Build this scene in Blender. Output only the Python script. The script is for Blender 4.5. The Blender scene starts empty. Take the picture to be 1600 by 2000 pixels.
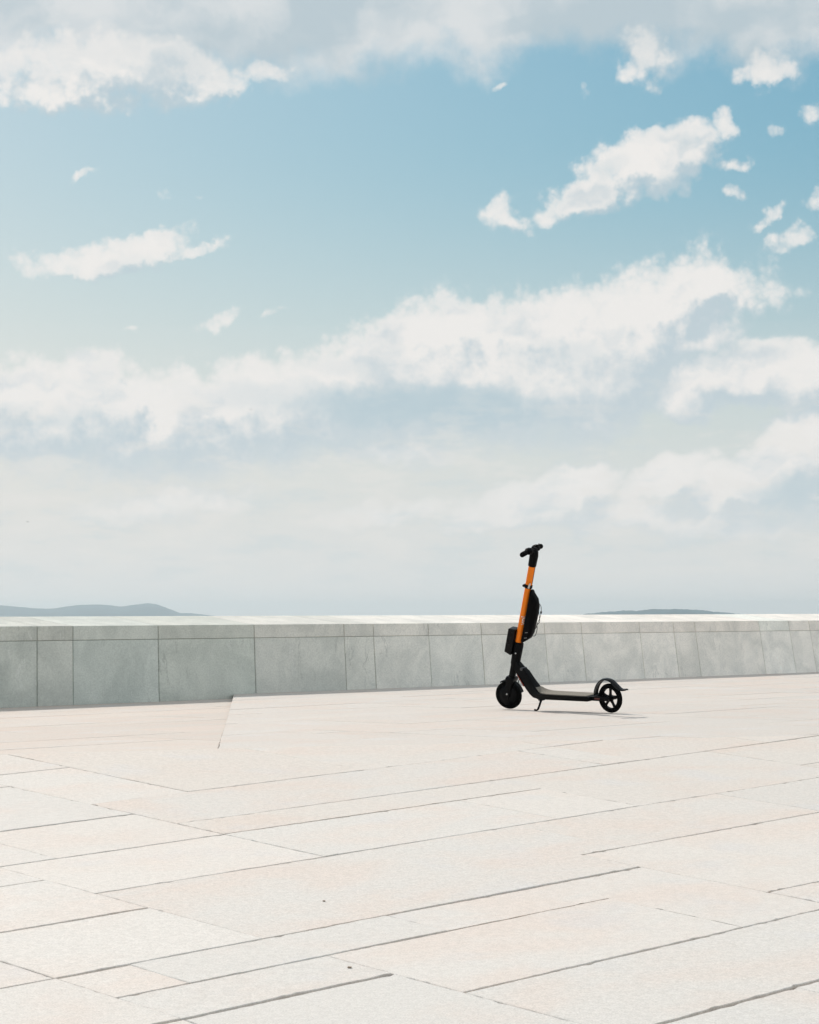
import bpy, bmesh, math, random
import numpy as np
from mathutils import Vector, Matrix

rnd = random.Random(7)
sc = bpy.context.scene
COL = sc.collection

# ------------------------------------------------------------------ camera
FPX, CX, CY = 4388.0, 800.0, 1000.0            # focal length in pixels of the 1600 x 2000 photograph
PITCH = math.atan((1200.5 - CY) / FPX)
ROLL = math.atan(-5 / 1600.0)
CAMZ = 0.669                                   # height above the upper landing (z = 0)
C = np.array([0, 0, CAMZ])
fw = np.array([0, math.cos(PITCH), math.sin(PITCH)])
r0 = np.array([1.0, 0, 0])
u0 = np.cross(r0, fw)
rt = math.cos(ROLL) * r0 + math.sin(ROLL) * u0
up = -math.sin(ROLL) * r0 + math.cos(ROLL) * u0

cam_d = bpy.data.cameras.new('camera')
cam = bpy.data.objects.new('camera', cam_d)
COL.objects.link(cam)
cam_d.sensor_fit = 'HORIZONTAL'
cam_d.sensor_width = 36.0
cam_d.lens = FPX / 1600.0 * 36.0
cam_d.clip_start = 0.1
cam_d.clip_end = 80000.0
cam.matrix_world = Matrix((
    (rt[0], up[0], -fw[0], C[0]), (rt[1], up[1], -fw[1], C[1]),
    (rt[2], up[2], -fw[2], C[2]), (0, 0, 0, 1)))
sc.camera = cam


def ray(x, y):
    return (x - CX) / FPX * rt - (y - CY) / FPX * up + fw


def hit(x, y, n, p0):
    d = ray(x, y)
    return C + d * (((p0 - C) @ n) / (d @ n))


def azel(x, y):
    d = ray(x, y)
    return math.atan2(d[0], d[1]), math.atan2(d[2], math.hypot(d[0], d[1]))


# ------------------------------------------------------------------ light
SUN_EL, SUN_AZ = math.radians(44.0), math.radians(-31.9)   # azimuth from +Y towards +X
sun_vec = Vector((math.sin(SUN_AZ) * math.cos(SUN_EL), math.cos(SUN_AZ) * math.cos(SUN_EL), math.sin(SUN_EL)))
sl = bpy.data.lights.new('sun', 'SUN')
sl.energy = 2.9
sl.angle = math.radians(0.5)
sl.color = (1.0, 0.955, 0.89)
so = bpy.data.objects.new('sun', sl)
so.rotation_euler = sun_vec.to_track_quat('Z', 'Y').to_euler()
so.location = (-8, 12, 16)
COL.objects.link(so)

sc.view_settings.view_transform = 'Standard'
sc.view_settings.look = 'None'
sc.view_settings.gamma = 1.0
sc.view_settings.exposure = 0.0
sc.view_settings.use_curve_mapping = False


# ------------------------------------------------------------------ node helpers
class NT:
    def __init__(self, tree):
        self.t = tree

    def n(self, typ, **kw):
        nd = self.t.nodes.new(typ)
        for k, v in kw.items():
            setattr(nd, k, v)
        return nd

    def put(self, sock, v):
        if hasattr(v, 'is_linked') or isinstance(v, bpy.types.NodeSocket):
            self.t.links.new(v, sock)
        else:
            sock.default_value = v

    def m(self, op, a, b=None, c=None, clamp=False):
        nd = self.n('ShaderNodeMath', operation=op, use_clamp=clamp)
        self.put(nd.inputs[0], a)
        if b is not None:
            self.put(nd.inputs[1], b)
        if c is not None:
            self.put(nd.inputs[2], c)
        return nd.outputs[0]

    def v(self, op, a, b=None, scale=None):
        nd = self.n('ShaderNodeVectorMath', operation=op)
        self.put(nd.inputs[0], a)
        if b is not None:
            self.put(nd.inputs[1], b)
        if scale is not None:
            self.put(nd.inputs['Scale'], scale)
        return nd.outputs['Value'] if op in ('DOT_PRODUCT', 'LENGTH') else nd.outputs['Vector']

    def ss(self, x, lo, hi, a=0.0, b=1.0):
        nd = self.n('ShaderNodeMapRange', interpolation_type='SMOOTHSTEP')
        self.put(nd.inputs['Value'], x)
        self.put(nd.inputs['From Min'], lo)
        self.put(nd.inputs['From Max'], hi)
        self.put(nd.inputs['To Min'], a)
        self.put(nd.inputs['To Max'], b)
        return nd.outputs['Result']

    def mr(self, x, lo, hi, a=0.0, b=1.0, clamp=True):
        nd = self.n('ShaderNodeMapRange', clamp=clamp)
        self.put(nd.inputs['Value'], x)
        for k, val in (('From Min', lo), ('From Max', hi), ('To Min', a), ('To Max', b)):
            self.put(nd.inputs[k], val)
        return nd.outputs['Result']

    def noise(self, vec, scale, detail=4.0, rough=0.55, dist=0.0, w=None):
        nd = self.n('ShaderNodeTexNoise', noise_dimensions='4D' if w is not None else '3D')
        self.put(nd.inputs['Vector'], vec)
        self.put(nd.inputs['Scale'], scale)
        self.put(nd.inputs['Detail'], detail)
        self.put(nd.inputs['Roughness'], rough)
        self.put(nd.inputs['Distortion'], dist)
        if w is not None:
            self.put(nd.inputs['W'], w)
        return nd.outputs['Fac']

    def mix(self, f, a, b, blend='MIX'):
        nd = self.n('ShaderNodeMix', data_type='RGBA', blend_type=blend)
        self.put(nd.inputs[0], f)
        self.put(nd.inputs[6], a)
        self.put(nd.inputs[7], b)
        return nd.outputs[2]

    def xyz(self, x, y, z):
        nd = self.n('ShaderNodeCombineXYZ')
        self.put(nd.inputs[0], x)
        self.put(nd.inputs[1], y)
        self.put(nd.inputs[2], z)
        return nd.outputs[0]

    def ramp(self, x, pts, interp='B_SPLINE'):
        """piecewise curve of x; pts are (x, y) pairs"""
        xs = [p[0] for p in pts]
        ys = [p[1] for p in pts]
        x0, x1, y0, y1 = min(xs), max(xs), min(ys), max(ys)
        t = self.mr(x, x0, x1)
        nd = self.n('ShaderNodeValToRGB')
        cr = nd.color_ramp
        cr.interpolation = interp
        while len(cr.elements) > 1:
            cr.elements.remove(cr.elements[-1])
        for i, (px, py) in enumerate(pts):
            e = cr.elements[0] if i == 0 else cr.elements.new((px - x0) / (x1 - x0))
            e.position = (px - x0) / (x1 - x0)
            g = (py - y0) / (y1 - y0)
            e.color = (g, g, g, 1)
        self.t.links.new(t, nd.inputs[0])
        return self.mr(nd.outputs[0], 0, 1, y0, y1)


def rgb(r, g, b):
    f = lambda c: (c / 255.0 / 12.92) if c <= 10 else ((c / 255.0 + 0.055) / 1.055) ** 2.4
    return (f(r), f(g), f(b), 1.0)


# ------------------------------------------------------------------ sky (world)
world = bpy.data.worlds.new('World')
sc.world = world
world.use_nodes = True
wt = world.node_tree
wt.nodes.clear()
S = NT(wt)
dvec = S.n('ShaderNodeTexCoord').outputs['Generated']
sky = S.n('ShaderNodeTexSky', sky_type='NISHITA')
sky.sun_disc = False
sky.sun_elevation = SUN_EL
sky.sun_rotation = SUN_AZ
sky.altitude = 0.0
sky.air_density = 1.0
sky.dust_density = 2.0
sky.ozone_density = 1.0
SKY_STRENGTH = 0.10

# clouds are laid out by azimuth and elevation, in radians
PX = 1.0 / FPX
BLOBS = [  # centre x, centre y, half width, half height, turn in degrees (up to the right), weight
    (1300, 305, 95, 58, 15, 1.25), (1235, 330, 80, 55, 20, 1.0), (1165, 365, 85, 45, 25, 1.1), (1100, 395, 60, 34, 18, .9),
    (975, 418, 40, 34, 20, .85), (1005, 436, 48, 22, -10, .75), (1413, 245, 30, 36, -10, .8), (1425, 326, 50, 15, 12, .62),
    (1440, 378, 24, 15, 0, .62), (1545, 468, 48, 26, 15, .72), (1495, 420, 38, 13, 30, .6), (1585, 390, 28, 22, 30, .66),
    (1590, 215, 30, 26, 0, .55), (1520, 258, 26, 18, 0, .5),
    (130, 515, 95, 28, 2, .85), (225, 508, 95, 36, 8, 1.05), (310, 482, 62, 30, 28, 1.0), (395, 478, 44, 12, 22, .72),
    (170, 342, 34, 10, 22, .6), (325, 374, 16, 8, 0, .48), (381, 382, 12, 9, 0, .48), (425, 628, 42, 16, 36, .62), (535, 607, 28, 11, 0, .62),
    (255, 637, 20, 8, 20, .45),
    (130, 165, 130, 52, 5, 1.0), (240, 130, 190, 62, -5, 1.1), (215, 195, 75, 36, 0, .8), (395, 165, 80, 38, 5, 1.0), (20, 120, 48, 36, 0, .8),
    (500, 140, 70, 22, 0, .7),
    (1262, 112, 46, 58, 10, .8), (1240, 145, 34, 20, 20, .6), (1130, 176, 18, 24, 0, .5), (975, 166, 26, 9, 25, .58), (1500, 138, 56, 28, 15, .85), (1485, 155, 20, 16, 0, .6),
    (1340, 668, 100, 28, 12, 1.0), (1390, 645, 44, 28, 25, .9), (1430, 735, 160, 54, 6, 1.25), (1570, 735, 100, 62, 10, 1.25), (1340, 780, 95, 36, 0, .9), (1470, 700, 90, 40, 10, 1.0),
    (1590, 870, 90, 72, 20, 1.3), (1510, 925, 100, 52, 25, 1.25), (1425, 955, 90, 42, 18, 1.1), (1310, 932, 90, 38, 14, 1.0), (1590, 960, 90, 50, 0, 1.0),
    (1130, 955, 75, 42, 12, 1.0), (1040, 985, 110, 40, 6, .9), (1220, 1005, 150, 36, 0, .85), (1420, 1020, 170, 36, 0, .8), (930, 1010, 90, 26, 0, .6),
    (560, 850, 150, 50, 10, .8), (230, 860, 160, 34, 8, .7), (330, 985, 190, 34, 5, .6), (760, 1000, 150, 26, 5, .55), (760, 880, 160, 30, 0, .6),
]
BANK_TOP = [(-200, 690), (0, 692), (65, 690), (120, 690), (180, 664), (225, 672), (255, 708), (330, 722), (400, 716), (480, 682), (530, 682),
            (575, 690), (650, 655), (740, 606), (830, 572), (885, 552), (930, 592), (965, 572), (1040, 566), (1100, 552), (1170, 548),
            (1250, 515), (1330, 500), (1385, 468), (1420, 498), (1470, 520), (1520, 505), (1560, 552), (1660, 640), (1760, 640)]
BANK_BOT = [(-200, 950), (0, 950), (300, 970), (600, 930), (800, 905), (1000, 905), (1180, 900), (1240, 870), (1300, 780), (1400, 670), (1500, 630), (1560, 610), (1660, 660), (1760, 660)]
STRAT = [(-200, 150), (0, 135), (100, 110), (300, 130), (520, 160), (650, 158), (800, 135), (850, 118), (950, 148), (1010, 122), (1080, 92), (1140, 112),
         (1200, 92), (1250, 128), (1330, 118), (1420, 118), (1480, 158), (1560, 132), (1620, 130), (1760, 150)]


def to_curve(pts):
    return [azel(x, y) for (x, y) in pts]


def power(sock, e):
    nd = S.n('ShaderNodeSeparateXYZ')
    wt.links.new(sock, nd.inputs[0])
    return S.xyz(*[S.m('MULTIPLY', S.m('POWER', nd.outputs[i], e[i][1]), e[i][0]) for i in range(3)])


sep = S.n('ShaderNodeSeparateXYZ')
wt.links.new(dvec, sep.inputs[0])
AZ = S.m('ARCTAN2', sep.outputs[0], sep.outputs[1])
EL = S.m('ARCSINE', sep.outputs[2])
P2 = S.xyz(AZ, EL, 0.0)
# clear sky, slightly teal as the film shows it
base = power(S.v('SCALE', sky.outputs['Color'], scale=SKY_STRENGTH), ((.835, 1.62), (.795, .95), (.762, .74)))
# the weather goes on out of view, cloudier to light the wall
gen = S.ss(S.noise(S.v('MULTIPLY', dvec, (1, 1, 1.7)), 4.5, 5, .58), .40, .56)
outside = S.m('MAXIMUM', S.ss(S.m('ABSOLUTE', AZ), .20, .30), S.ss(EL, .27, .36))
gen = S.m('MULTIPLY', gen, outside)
veil = S.m('MULTIPLY', S.ss(EL, .215, -.01), .97)
HAZE_C = rgb(228, 229, 228)
CLOUD_LIT = (.865, .845, .82, 1)
CLOUD_SHADE = rgb(184, 202, 211)


def finish(col, low):
    return S.mix(S.m('MULTIPLY', veil, low), col, HAZE_C)


def backg(col):
    b_ = S.n('ShaderNodeBackground')
    wt.links.new(col, b_.inputs['Color'])
    return b_.outputs[0]


def noise2(vec, scale, detail, rough, out='Fac'):
    nd = S.n('ShaderNodeTexNoise', noise_dimensions='2D')
    wt.links.new(vec, nd.inputs['Vector'])
    nd.inputs['Scale'].default_value = scale
    nd.inputs['Detail'].default_value = detail
    nd.inputs['Roughness'].default_value = rough
    return nd.outputs[out]


WARP = S.v('MULTIPLY', S.v('SUBTRACT', noise2(P2, 50.0, 6, .56, 'Color'), (.5, .5, .5)), (.0175, .0165, 0))
PW = S.v('ADD', P2, WARP)
SHIFT = (-.0062, .0112, 0)


def blob_max(pos, blobs, k=.22):
    total = None
    for (x, y, rx, ry, turn, wgt) in blobs:
        a, e = azel(x, y)
        mp = S.n('ShaderNodeMapping', vector_type='TEXTURE')
        wt.links.new(pos, mp.inputs['Vector'])
        mp.inputs['Location'].default_value = (a + EPS, e, 0)
        mp.inputs['Rotation'].default_value = (0, 0, math.radians(turn))
        mp.inputs['Scale'].default_value = (rx / FPX, ry / FPX, 1)
        r2 = S.v('DOT_PRODUCT', mp.outputs[0], mp.outputs[0])
        g = S.m('MULTIPLY_ADD', r2, -.5 * wgt, wgt)
        total = g if total is None else S.m('SMOOTH_MAX', total, g, k)
    return S.m('MAXIMUM', total, 0.0)


def field(pos, raw, blobs, bank=True):
    total = blob_max(pos, blobs)
    if bank:
        sx = S.n('ShaderNodeSeparateXYZ')
        wt.links.new(pos, sx.inputs[0])
        top = S.ramp(sx.outputs[0], [(q[0] + EPS, q[1]) for q in to_curve(BANK_TOP)], 'LINEAR')
        bot = S.ramp(sx.outputs[0], [(q[0] + EPS, q[1]) for q in to_curve(BANK_BOT)], 'LINEAR')
        bk = S.m('MULTIPLY', S.mr(S.m('SUBTRACT', top, sx.outputs[1]), -.007, .016, 0, 1.2), S.ss(S.m('SUBTRACT', sx.outputs[1], bot), -.014, .040))
        total = S.m('SMOOTH_MAX', total, bk, .2)
    total = S.m('MAXIMUM', total, gen)
    fine = S.m('SUBTRACT', noise2(raw, 80.0, 7, .58), .5)
    puff = S.n('ShaderNodeTexVoronoi', feature='F1', voronoi_dimensions='2D')
    puff.inputs['Scale'].default_value = 88.0
    puff.inputs['Detail'].default_value = 2.5
    puff.inputs['Roughness'].default_value = .6
    wt.links.new(raw, puff.inputs['Vector'])
    pf = S.m('SUBTRACT', .42, puff.outputs['Distance'])
    rough_ = S.m('MULTIPLY_ADD', fine, .74, S.m('MULTIPLY', pf, .36))
    calm = S.ss(S.m('SUBTRACT', top, sx.outputs[1]), .010, .036, 1.0, .42)          # the body and base of the bank are smoother than its tops
    return S.m('MULTIPLY_ADD', rough_, S.m('MULTIPLY', S.ss(total, .0, .22), calm), total)


UNDER = [(820, 790, 230, 34, 0, .95), (960, 812, 150, 24, 0, .7), (1575, 965, 110, 34, 0, .8), (1130, 1030, 110, 22, 0, .5), (1470, 1040, 160, 20, 0, .35),
         (520, 775, 150, 26, 0, .35), (80, 812, 140, 22, 0, .4), (1090, 690, 110, 26, 0, .35), (720, 720, 120, 24, 0, .3), (150, 690, 40, 16, 0, .35),
         (1120, 1060, 90, 16, 0, .3), (600, 870, 90, 16, 0, .3), (300, 1010, 120, 14, 0, .25), (1460, 790, 120, 14, 0, .3)]
UNDER_UP = [(1310, 345, 60, 20, 15, .35), (1190, 330, 40, 16, 20, .3), (230, 200, 50, 24, 0, .3), (255, 535, 60, 14, 0, .3)]


def shaded(blobs, under, bank):
    d0 = field(PW, P2, blobs, bank)
    d1 = field(S.v('ADD', PW, SHIFT), S.v('ADD', P2, SHIFT), blobs, bank)
    cover = S.m('MULTIPLY_ADD', S.ss(d0, .10, .92), .68, S.m('MULTIPLY', S.ss(d0, .0, .62), .32))
    lit = S.ss(S.m('SUBTRACT', d0, d1), -.42, .24)
    tone = S.ss(noise2(S.v('MULTIPLY', PW, (1.0, 1.7, 1.0)), 24.0 + EPS, 5, .52), .50, .76)
    lit = S.m('MULTIPLY', lit, S.m('MULTIPLY_ADD', S.m('MULTIPLY', tone, S.ss(d0, .45, 1.0)), -.72, 1.0))
    u = S.ss(blob_max(PW, under, .15), .0, .9)
    cc = S.mix(S.m('MULTIPLY', S.m('SUBTRACT', 1.0, lit), .92), CLOUD_LIT, CLOUD_SHADE)
    cc = S.mix(S.m('MULTIPLY', u, .9), cc, rgb(176, 199, 209))
    return cover, cc


YS = 636
EPS = 0.0
EL_SPLIT = azel(800, YS)[1]
up_blobs = [b_ for b_ in BLOBS if b_[1] - 1.5 * max(b_[2] * abs(math.sin(math.radians(b_[4]))), b_[3]) < YS + 40]
lo_blobs = [b_ for b_ in BLOBS if b_[1] + 1.5 * max(b_[2] * abs(math.sin(math.radians(b_[4]))), b_[3]) > YS - 40]
up_under = [b_ for b_ in UNDER if b_[1] < YS + 100] + UNDER_UP

# lower part of the view: the long bank and the hazy clouds below it
cover, cc = shaded(lo_blobs, UNDER, True)
cl = S.mix(S.m('MULTIPLY', cover, .96), base, cc)
streak = noise2(S.v('MULTIPLY', P2, (1.0, 3.2, 1)), 26.0, 6, .6)
hazed = S.mix(S.m('MULTIPLY', veil, 1.0), cl, HAZE_C)
hazed = S.mix(S.m('MULTIPLY', S.m('MULTIPLY', cover, S.ss(EL, -.01, .08)), .74), hazed, cc)
sfade = S.m('MULTIPLY', S.ss(EL, .13, .05), S.ss(EL, .0, .03))
hazed = S.mix(S.m('MULTIPLY', S.m('MULTIPLY', S.ss(streak, .5, .68), sfade), .45), hazed, rgb(231, 229, 225))
hazed = S.mix(S.m('MULTIPLY', S.m('MULTIPLY', S.ss(streak, .48, .30), sfade), .35), hazed, rgb(203, 215, 218))
low_bg = backg(hazed)

EPS = 1e-6
# upper part: fair-weather clouds, then the high grey cloud that closes the top of the view and goes on above it
px_ = S.n('ShaderNodeSeparateXYZ')
wt.links.new(PW, px_.inputs[0])
fade_out = S.m('MULTIPLY', S.mr(EL, .29, .36, 1.0, 0.0), S.mr(S.m('ABSOLUTE', AZ), .20, .30, 1.0, 0.0))


def upper(blobs, under):
    cover, cc = shaded(blobs, under, True)
    cu_ = S.mix(S.m('MULTIPLY', cover, .96), base, cc)
    cu_ = S.mix(S.m('MULTIPLY', veil, .93), cu_, HAZE_C)
    cu_ = S.mix(S.m('MULTIPLY', S.m('MULTIPLY', cover, S.ss(EL, -.01, .08)), .74), cu_, cc)
    strat_edge = S.ramp(px_.outputs[0], [(q[0] + EPS, q[1]) for q in to_curve(STRAT)], 'LINEAR')
    rag = S.m('SUBTRACT', noise2(P2, 48.0 + EPS, 7, .62), .5)
    sd = S.m('ADD', S.m('SUBTRACT', px_.outputs[1], strat_edge), S.m('MULTIPLY', rag, .022))
    strat = S.m('MULTIPLY', S.ss(sd, -.007, .015), fade_out)
    gtone = noise2(S.v('MULTIPLY', PW, (1, 1.5, 1)), 17.0 + EPS, 5, .5)
    scol = S.mix(S.ss(gtone, .34, .66), rgb(188, 202, 209), rgb(221, 224, 225))
    cu_ = S.mix(S.m('MULTIPLY', strat, .95), cu_, scol)
    wl = S.m('MULTIPLY', cover, S.m('MULTIPLY', strat, S.ss(sd, .030, .004)))
    return backg(S.mix(S.m('MULTIPLY', wl, .95), cu_, cc))


ul_bg = upper([b_ for b_ in up_blobs if b_[0] < 760], [b_ for b_ in up_under if b_[0] < 900])
EPS = 2e-6
ur_bg = upper([b_ for b_ in up_blobs if b_[0] > 760], [b_ for b_ in up_under if b_[0] > 600])
mx0 = S.n('ShaderNodeMixShader')
wt.links.new(S.m('GREATER_THAN', AZ, azel(760, 300)[0]), mx0.inputs[0])
wt.links.new(ul_bg, mx0.inputs[1])
wt.links.new(ur_bg, mx0.inputs[2])
up_bg = mx0.outputs[0]

# all round the rest of the sky
cloud_fill = S.mr(S.v('DOT_PRODUCT', dvec, tuple(sun_vec)), .75, -.6, .88, 1.52)       # unseen clouds opposite the sun, brightened to light the shaded wall
cg = S.mix(S.m('MULTIPLY', gen, .94), base, S.v('SCALE', S.mix(S.ss(gen, .5, 1.0), (.95, .93, .895, 1), (.82, .815, .80, 1)), scale=cloud_fill))
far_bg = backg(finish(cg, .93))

mx1 = S.n('ShaderNodeMixShader')
wt.links.new(S.m('GREATER_THAN', EL, EL_SPLIT), mx1.inputs[0])
wt.links.new(low_bg, mx1.inputs[1])
wt.links.new(up_bg, mx1.inputs[2])
mx2 = S.n('ShaderNodeMixShader')
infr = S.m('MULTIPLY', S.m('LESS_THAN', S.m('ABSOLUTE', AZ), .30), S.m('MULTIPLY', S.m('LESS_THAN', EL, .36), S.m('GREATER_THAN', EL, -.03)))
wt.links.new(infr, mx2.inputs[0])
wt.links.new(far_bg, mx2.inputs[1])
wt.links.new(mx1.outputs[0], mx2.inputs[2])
wo = S.n('ShaderNodeOutputWorld')
wt.links.new(mx2.outputs[0], wo.inputs['Surface'])
world.cycles.sampling_method = 'MANUAL'
world.cycles.sample_map_resolution = 1024


# ------------------------------------------------------------------ object helpers
def tag(o, label=None, cat=None, group=None, kind=None):
    if label:
        o['label'] = label
    if cat:
        o['category'] = cat
    if group:
        o['group'] = group
    if kind:
        o['kind'] = kind
    return o


def mesh_obj(name, verts, faces, mat, parent=None, smooth=False, loc=None, rot=None):
    me = bpy.data.meshes.new(name)
    me.from_pydata([tuple(v) for v in verts], [], faces)
    me.update()
    return obj_from(name, me, mat, parent, smooth, loc, rot)


def obj_from(name, me, mat, parent=None, smooth=False, loc=None, rot=None):
    o = bpy.data.objects.new(name, me)
    if mat:
        me.materials.append(mat)
    if smooth:
        for p in me.polygons:
            p.use_smooth = True
    if loc is not None:
        o.location = loc
    if rot is not None:
        o.rotation_euler = rot
    o.parent = parent
    COL.objects.link(o)
    return o


def bm_obj(name, bm, mat, parent=None, smooth=False, bevel=0.0, seg=2):
    if bevel > 0:
        bmesh.ops.remove_doubles(bm, verts=bm.verts[:], dist=1e-6)
        es = [e for e in bm.edges if len(e.link_faces) == 2 and e.calc_face_angle(0) > .5]
        bmesh.ops.bevel(bm, geom=es, offset=bevel, segments=seg, profile=.6, affect='EDGES', clamp_overlap=True)
    bmesh.ops.recalc_face_normals(bm, faces=bm.faces[:])
    me = bpy.data.meshes.new(name)
    bm.to_mesh(me)
    bm.free()
    if smooth:
        try:
            me.set_sharp_from_angle(angle=math.radians(40))
        except Exception:
            pass
    return obj_from(name, me, mat, parent, smooth)


def empty(name, loc=(0, 0, 0)):
    o = bpy.data.objects.new(name, None)
    o.location = loc
    o.empty_display_size = .2
    COL.objects.link(o)
    return o


def new_mat(name):
    m = bpy.data.materials.new(name)
    m.use_nodes = True
    t = m.node_tree
    b = t.nodes['Principled BSDF']
    return m, NT(t), b


def plain(name, color, rough=.5, metal=0.0, spec=.5, noise=.0, nscale=60):
    m, N, b = new_mat(name)
    c = color if len(color) == 4 else (*color, 1)
    if noise:
        tc = N.n('ShaderNodeTexCoord').outputs['Object']
        f = N.noise(tc, nscale, 5, .6)
        N.put(b.inputs['Base Color'], N.mix(N.ss(f, .3, .7), tuple(x * (1 - noise) for x in c[:3]) + (1,), tuple(min(1, x * (1 + noise)) for x in c[:3]) + (1,)))
        N.put(b.inputs['Roughness'], N.mr(f, .3, .7, max(0, rough - .08), min(1, rough + .08)))
    else:
        b.inputs['Base Color'].default_value = c
        b.inputs['Roughness'].default_value = rough
    b.inputs['Metallic'].default_value = metal
    b.inputs['Specular IOR Level'].default_value = spec
    return m


# ------------------------------------------------------------------ stone materials
def paving_material():
    m, N, b = new_mat('white_marble_paving')
    tc = N.n('ShaderNodeTexCoord').outputs['Object']
    oi = N.n('ShaderNodeObjectInfo')
    r = oi.outputs['Random']
    off = N.v('ADD', tc, N.xyz(N.m('MULTIPLY', r, 37.0), N.m('MULTIPLY', r, 91.0), N.m('MULTIPLY', r, 13.0)))
    blot = N.noise(N.v('MULTIPLY', off, (1.0, 1.6, 1.0)), 1.5, 4, .55, .4)
    amt = N.mr(r, 0, 1, .48, .66)                                  # some slabs are pinker than others
    pink = N.ss(blot, N.m('SUBTRACT', amt, .16), N.m('ADD', amt, .18))
    white = N.mix(N.m('FRACT', N.m('MULTIPLY', r, 7.13)), (.70, .684, .645, 1), (.73, .70, .652, 1))
    colr = N.mix(N.m('MULTIPLY', pink, .66), white, (.735, .640, .568, 1))
    colr = N.mix(1.0, colr, oi.outputs['Color'], 'MULTIPLY')
    cool = N.ss(N.noise(off, 2.6, 3, .5), .55, .75)
    colr = N.mix(N.m('MULTIPLY', cool, .35), colr, (.64, .65, .655, 1))
    mott = N.noise(off, 45.0, 4, .7)
    colr = N.mix(N.ss(mott, .32, .68), N.mix(1.0, colr, (.94, .94, .935, 1), 'MULTIPLY'), N.mix(1.0, colr, (1.05, 1.05, 1.05, 1), 'MULTIPLY'))
    grain = N.noise(off, 170.0, 3, .7)
    speck = N.noise(off, 420.0, 2, .7)
    colr = N.mix(N.ss(grain, .35, .68), N.mix(1.0, colr, (.88, .88, .87, 1), 'MULTIPLY'), N.mix(1.0, colr, (1.07, 1.07, 1.07, 1), 'MULTIPLY'))
    colr = N.mix(N.m('MULTIPLY', N.ss(speck, .60, .74), .35), colr, (.46, .44, .41, 1))
    stain = N.ss(N.noise(off, 5.5, 6, .7), .63, .80)
    colr = N.mix(N.m('MULTIPLY', stain, .12), colr, (.50, .44, .38, 1))
    N.put(b.inputs['Base Color'], colr)
    b.inputs['Roughness'].default_value = .72
    b.inputs['Specular IOR Level'].default_value = .35
    bp = N.n('ShaderNodeBump')
    bp.inputs['Strength'].default_value = .35
    bp.inputs['Distance'].default_value = .004
    N.put(bp.inputs['Height'], N.m('MULTIPLY_ADD', speck, .5, grain))
    N.t.links.new(bp.outputs[0], b.inputs['Normal'])
    return m


def wall_material():
    m, N, b = new_mat('grey_marble_cladding')
    tc = N.n('ShaderNodeTexCoord').outputs['Object']
    oi = N.n('ShaderNodeObjectInfo')
    r = oi.outputs['Random']
    off = N.v('ADD', tc, N.xyz(N.m('MULTIPLY', r, 53.0), N.m('MULTIPLY', r, 17.0), N.m('MULTIPLY', r, 71.0)))
    base_c = oi.outputs['Color']
    cloud = N.noise(off, 3.0, 5, .6, .5)
    c = N.mix(N.ss(cloud, .3, .72), N.mix(1.0, base_c, (.84, .86, .855, 1), 'MULTIPLY'), N.mix(1.0, base_c, (1.10, 1.10, 1.09, 1), 'MULTIPLY'))
    # long veins, pale and dark, running down the slab
    warp = N.noise(off, 2.2, 3, .6)
    sv = N.v('ADD', N.v('MULTIPLY', off, (1.0, .16, .5)), N.xyz(N.m('MULTIPLY', warp, .35), 0.0, 0.0))
    dv = N.noise(sv, 9.0, 5, .62)
    dark = N.ss(N.m('ABSOLUTE', N.m('SUBTRACT', dv, .60)), .0, .022, 1, 0)
    pale = N.ss(N.m('ABSOLUTE', N.m('SUBTRACT', dv, .40)), .0, .014, 1, 0)
    gate = N.ss(N.noise(off, 1.7, 2, .5), .45, .65)
    c = N.mix(N.m('MULTIPLY', N.m('MULTIPLY', dark, gate), .6), c, N.mix(1.0, base_c, (.55, .57, .57, 1), 'MULTIPLY'))
    c = N.mix(N.m('MULTIPLY', N.m('MULTIPLY', pale, gate), .45), c, (.80, .81, .78, 1))
    patch = N.ss(N.noise(off, 6.0, 6, .7, .6), .60, .76)
    c = N.mix(N.m('MULTIPLY', patch, .45), c, N.mix(1.0, base_c, (.68, .68, .66, 1), 'MULTIPLY'))
    gr = N.noise(off, 75.0, 5, .75)
    c = N.mix(N.ss(gr, .3, .7), N.mix(1.0, c, (.86, .86, .86, 1), 'MULTIPLY'), N.mix(1.0, c, (1.10, 1.10, 1.10, 1), 'MULTIPLY'))
    N.put(b.inputs['Base Color'], c)
    b.inputs['Roughness'].default_value = .55
    bp = N.n('ShaderNodeBump')
    bp.inputs['Strength'].default_value = .2
    bp.inputs['Distance'].default_value = .003
    N.put(bp.inputs['Height'], gr)
    N.t.links.new(bp.outputs[0], b.inputs['Normal'])
    return m


M_PAVE = paving_material()
M_WALL = wall_material()
M_JOINT = plain('joint_grit', (.15, .085, .042), .95, noise=.5, nscale=35)
M_CORE = plain('wall_mortar', (.24, .22, .18), .9, noise=.3, nscale=20)

# ------------------------------------------------------------------ ground planes
UP = np.array([0, 0, 1.0])
O3 = np.zeros(3)


def onF(x, y):
    return hit(x, y, UP, O3)


VA, VB = (5177.4, 944.2), (-3602.0, 727.9)      # vanishing points of the slab joints on the ramp
DA = ray(*VA); DA /= np.linalg.norm(DA)
DB = ray(*VB); DB /= np.linalg.norm(DB)
NN = np.cross(DA, DB); NN /= np.linalg.norm(NN)
if NN[2] < 0:
    NN = -NN
DB = np.cross(NN, DA)
P0 = onF(800, 1457)                              # a point of the crease between ramp and landing


def onN(x, y):
    return hit(x, y, NN, P0)


# wall face
WB0, WB1 = onF(457, 1356), onF(1600, 1312.5)
WD = WB1 - WB0; WD /= np.linalg.norm(WD)
WBACK = np.array([-WD[1], WD[0], 0.0])           # horizontally into the wall, away from the viewer


def onW(x, y):
    return hit(x, y, WBACK, WB0)                 # upright plane through the foot of the wall


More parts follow.
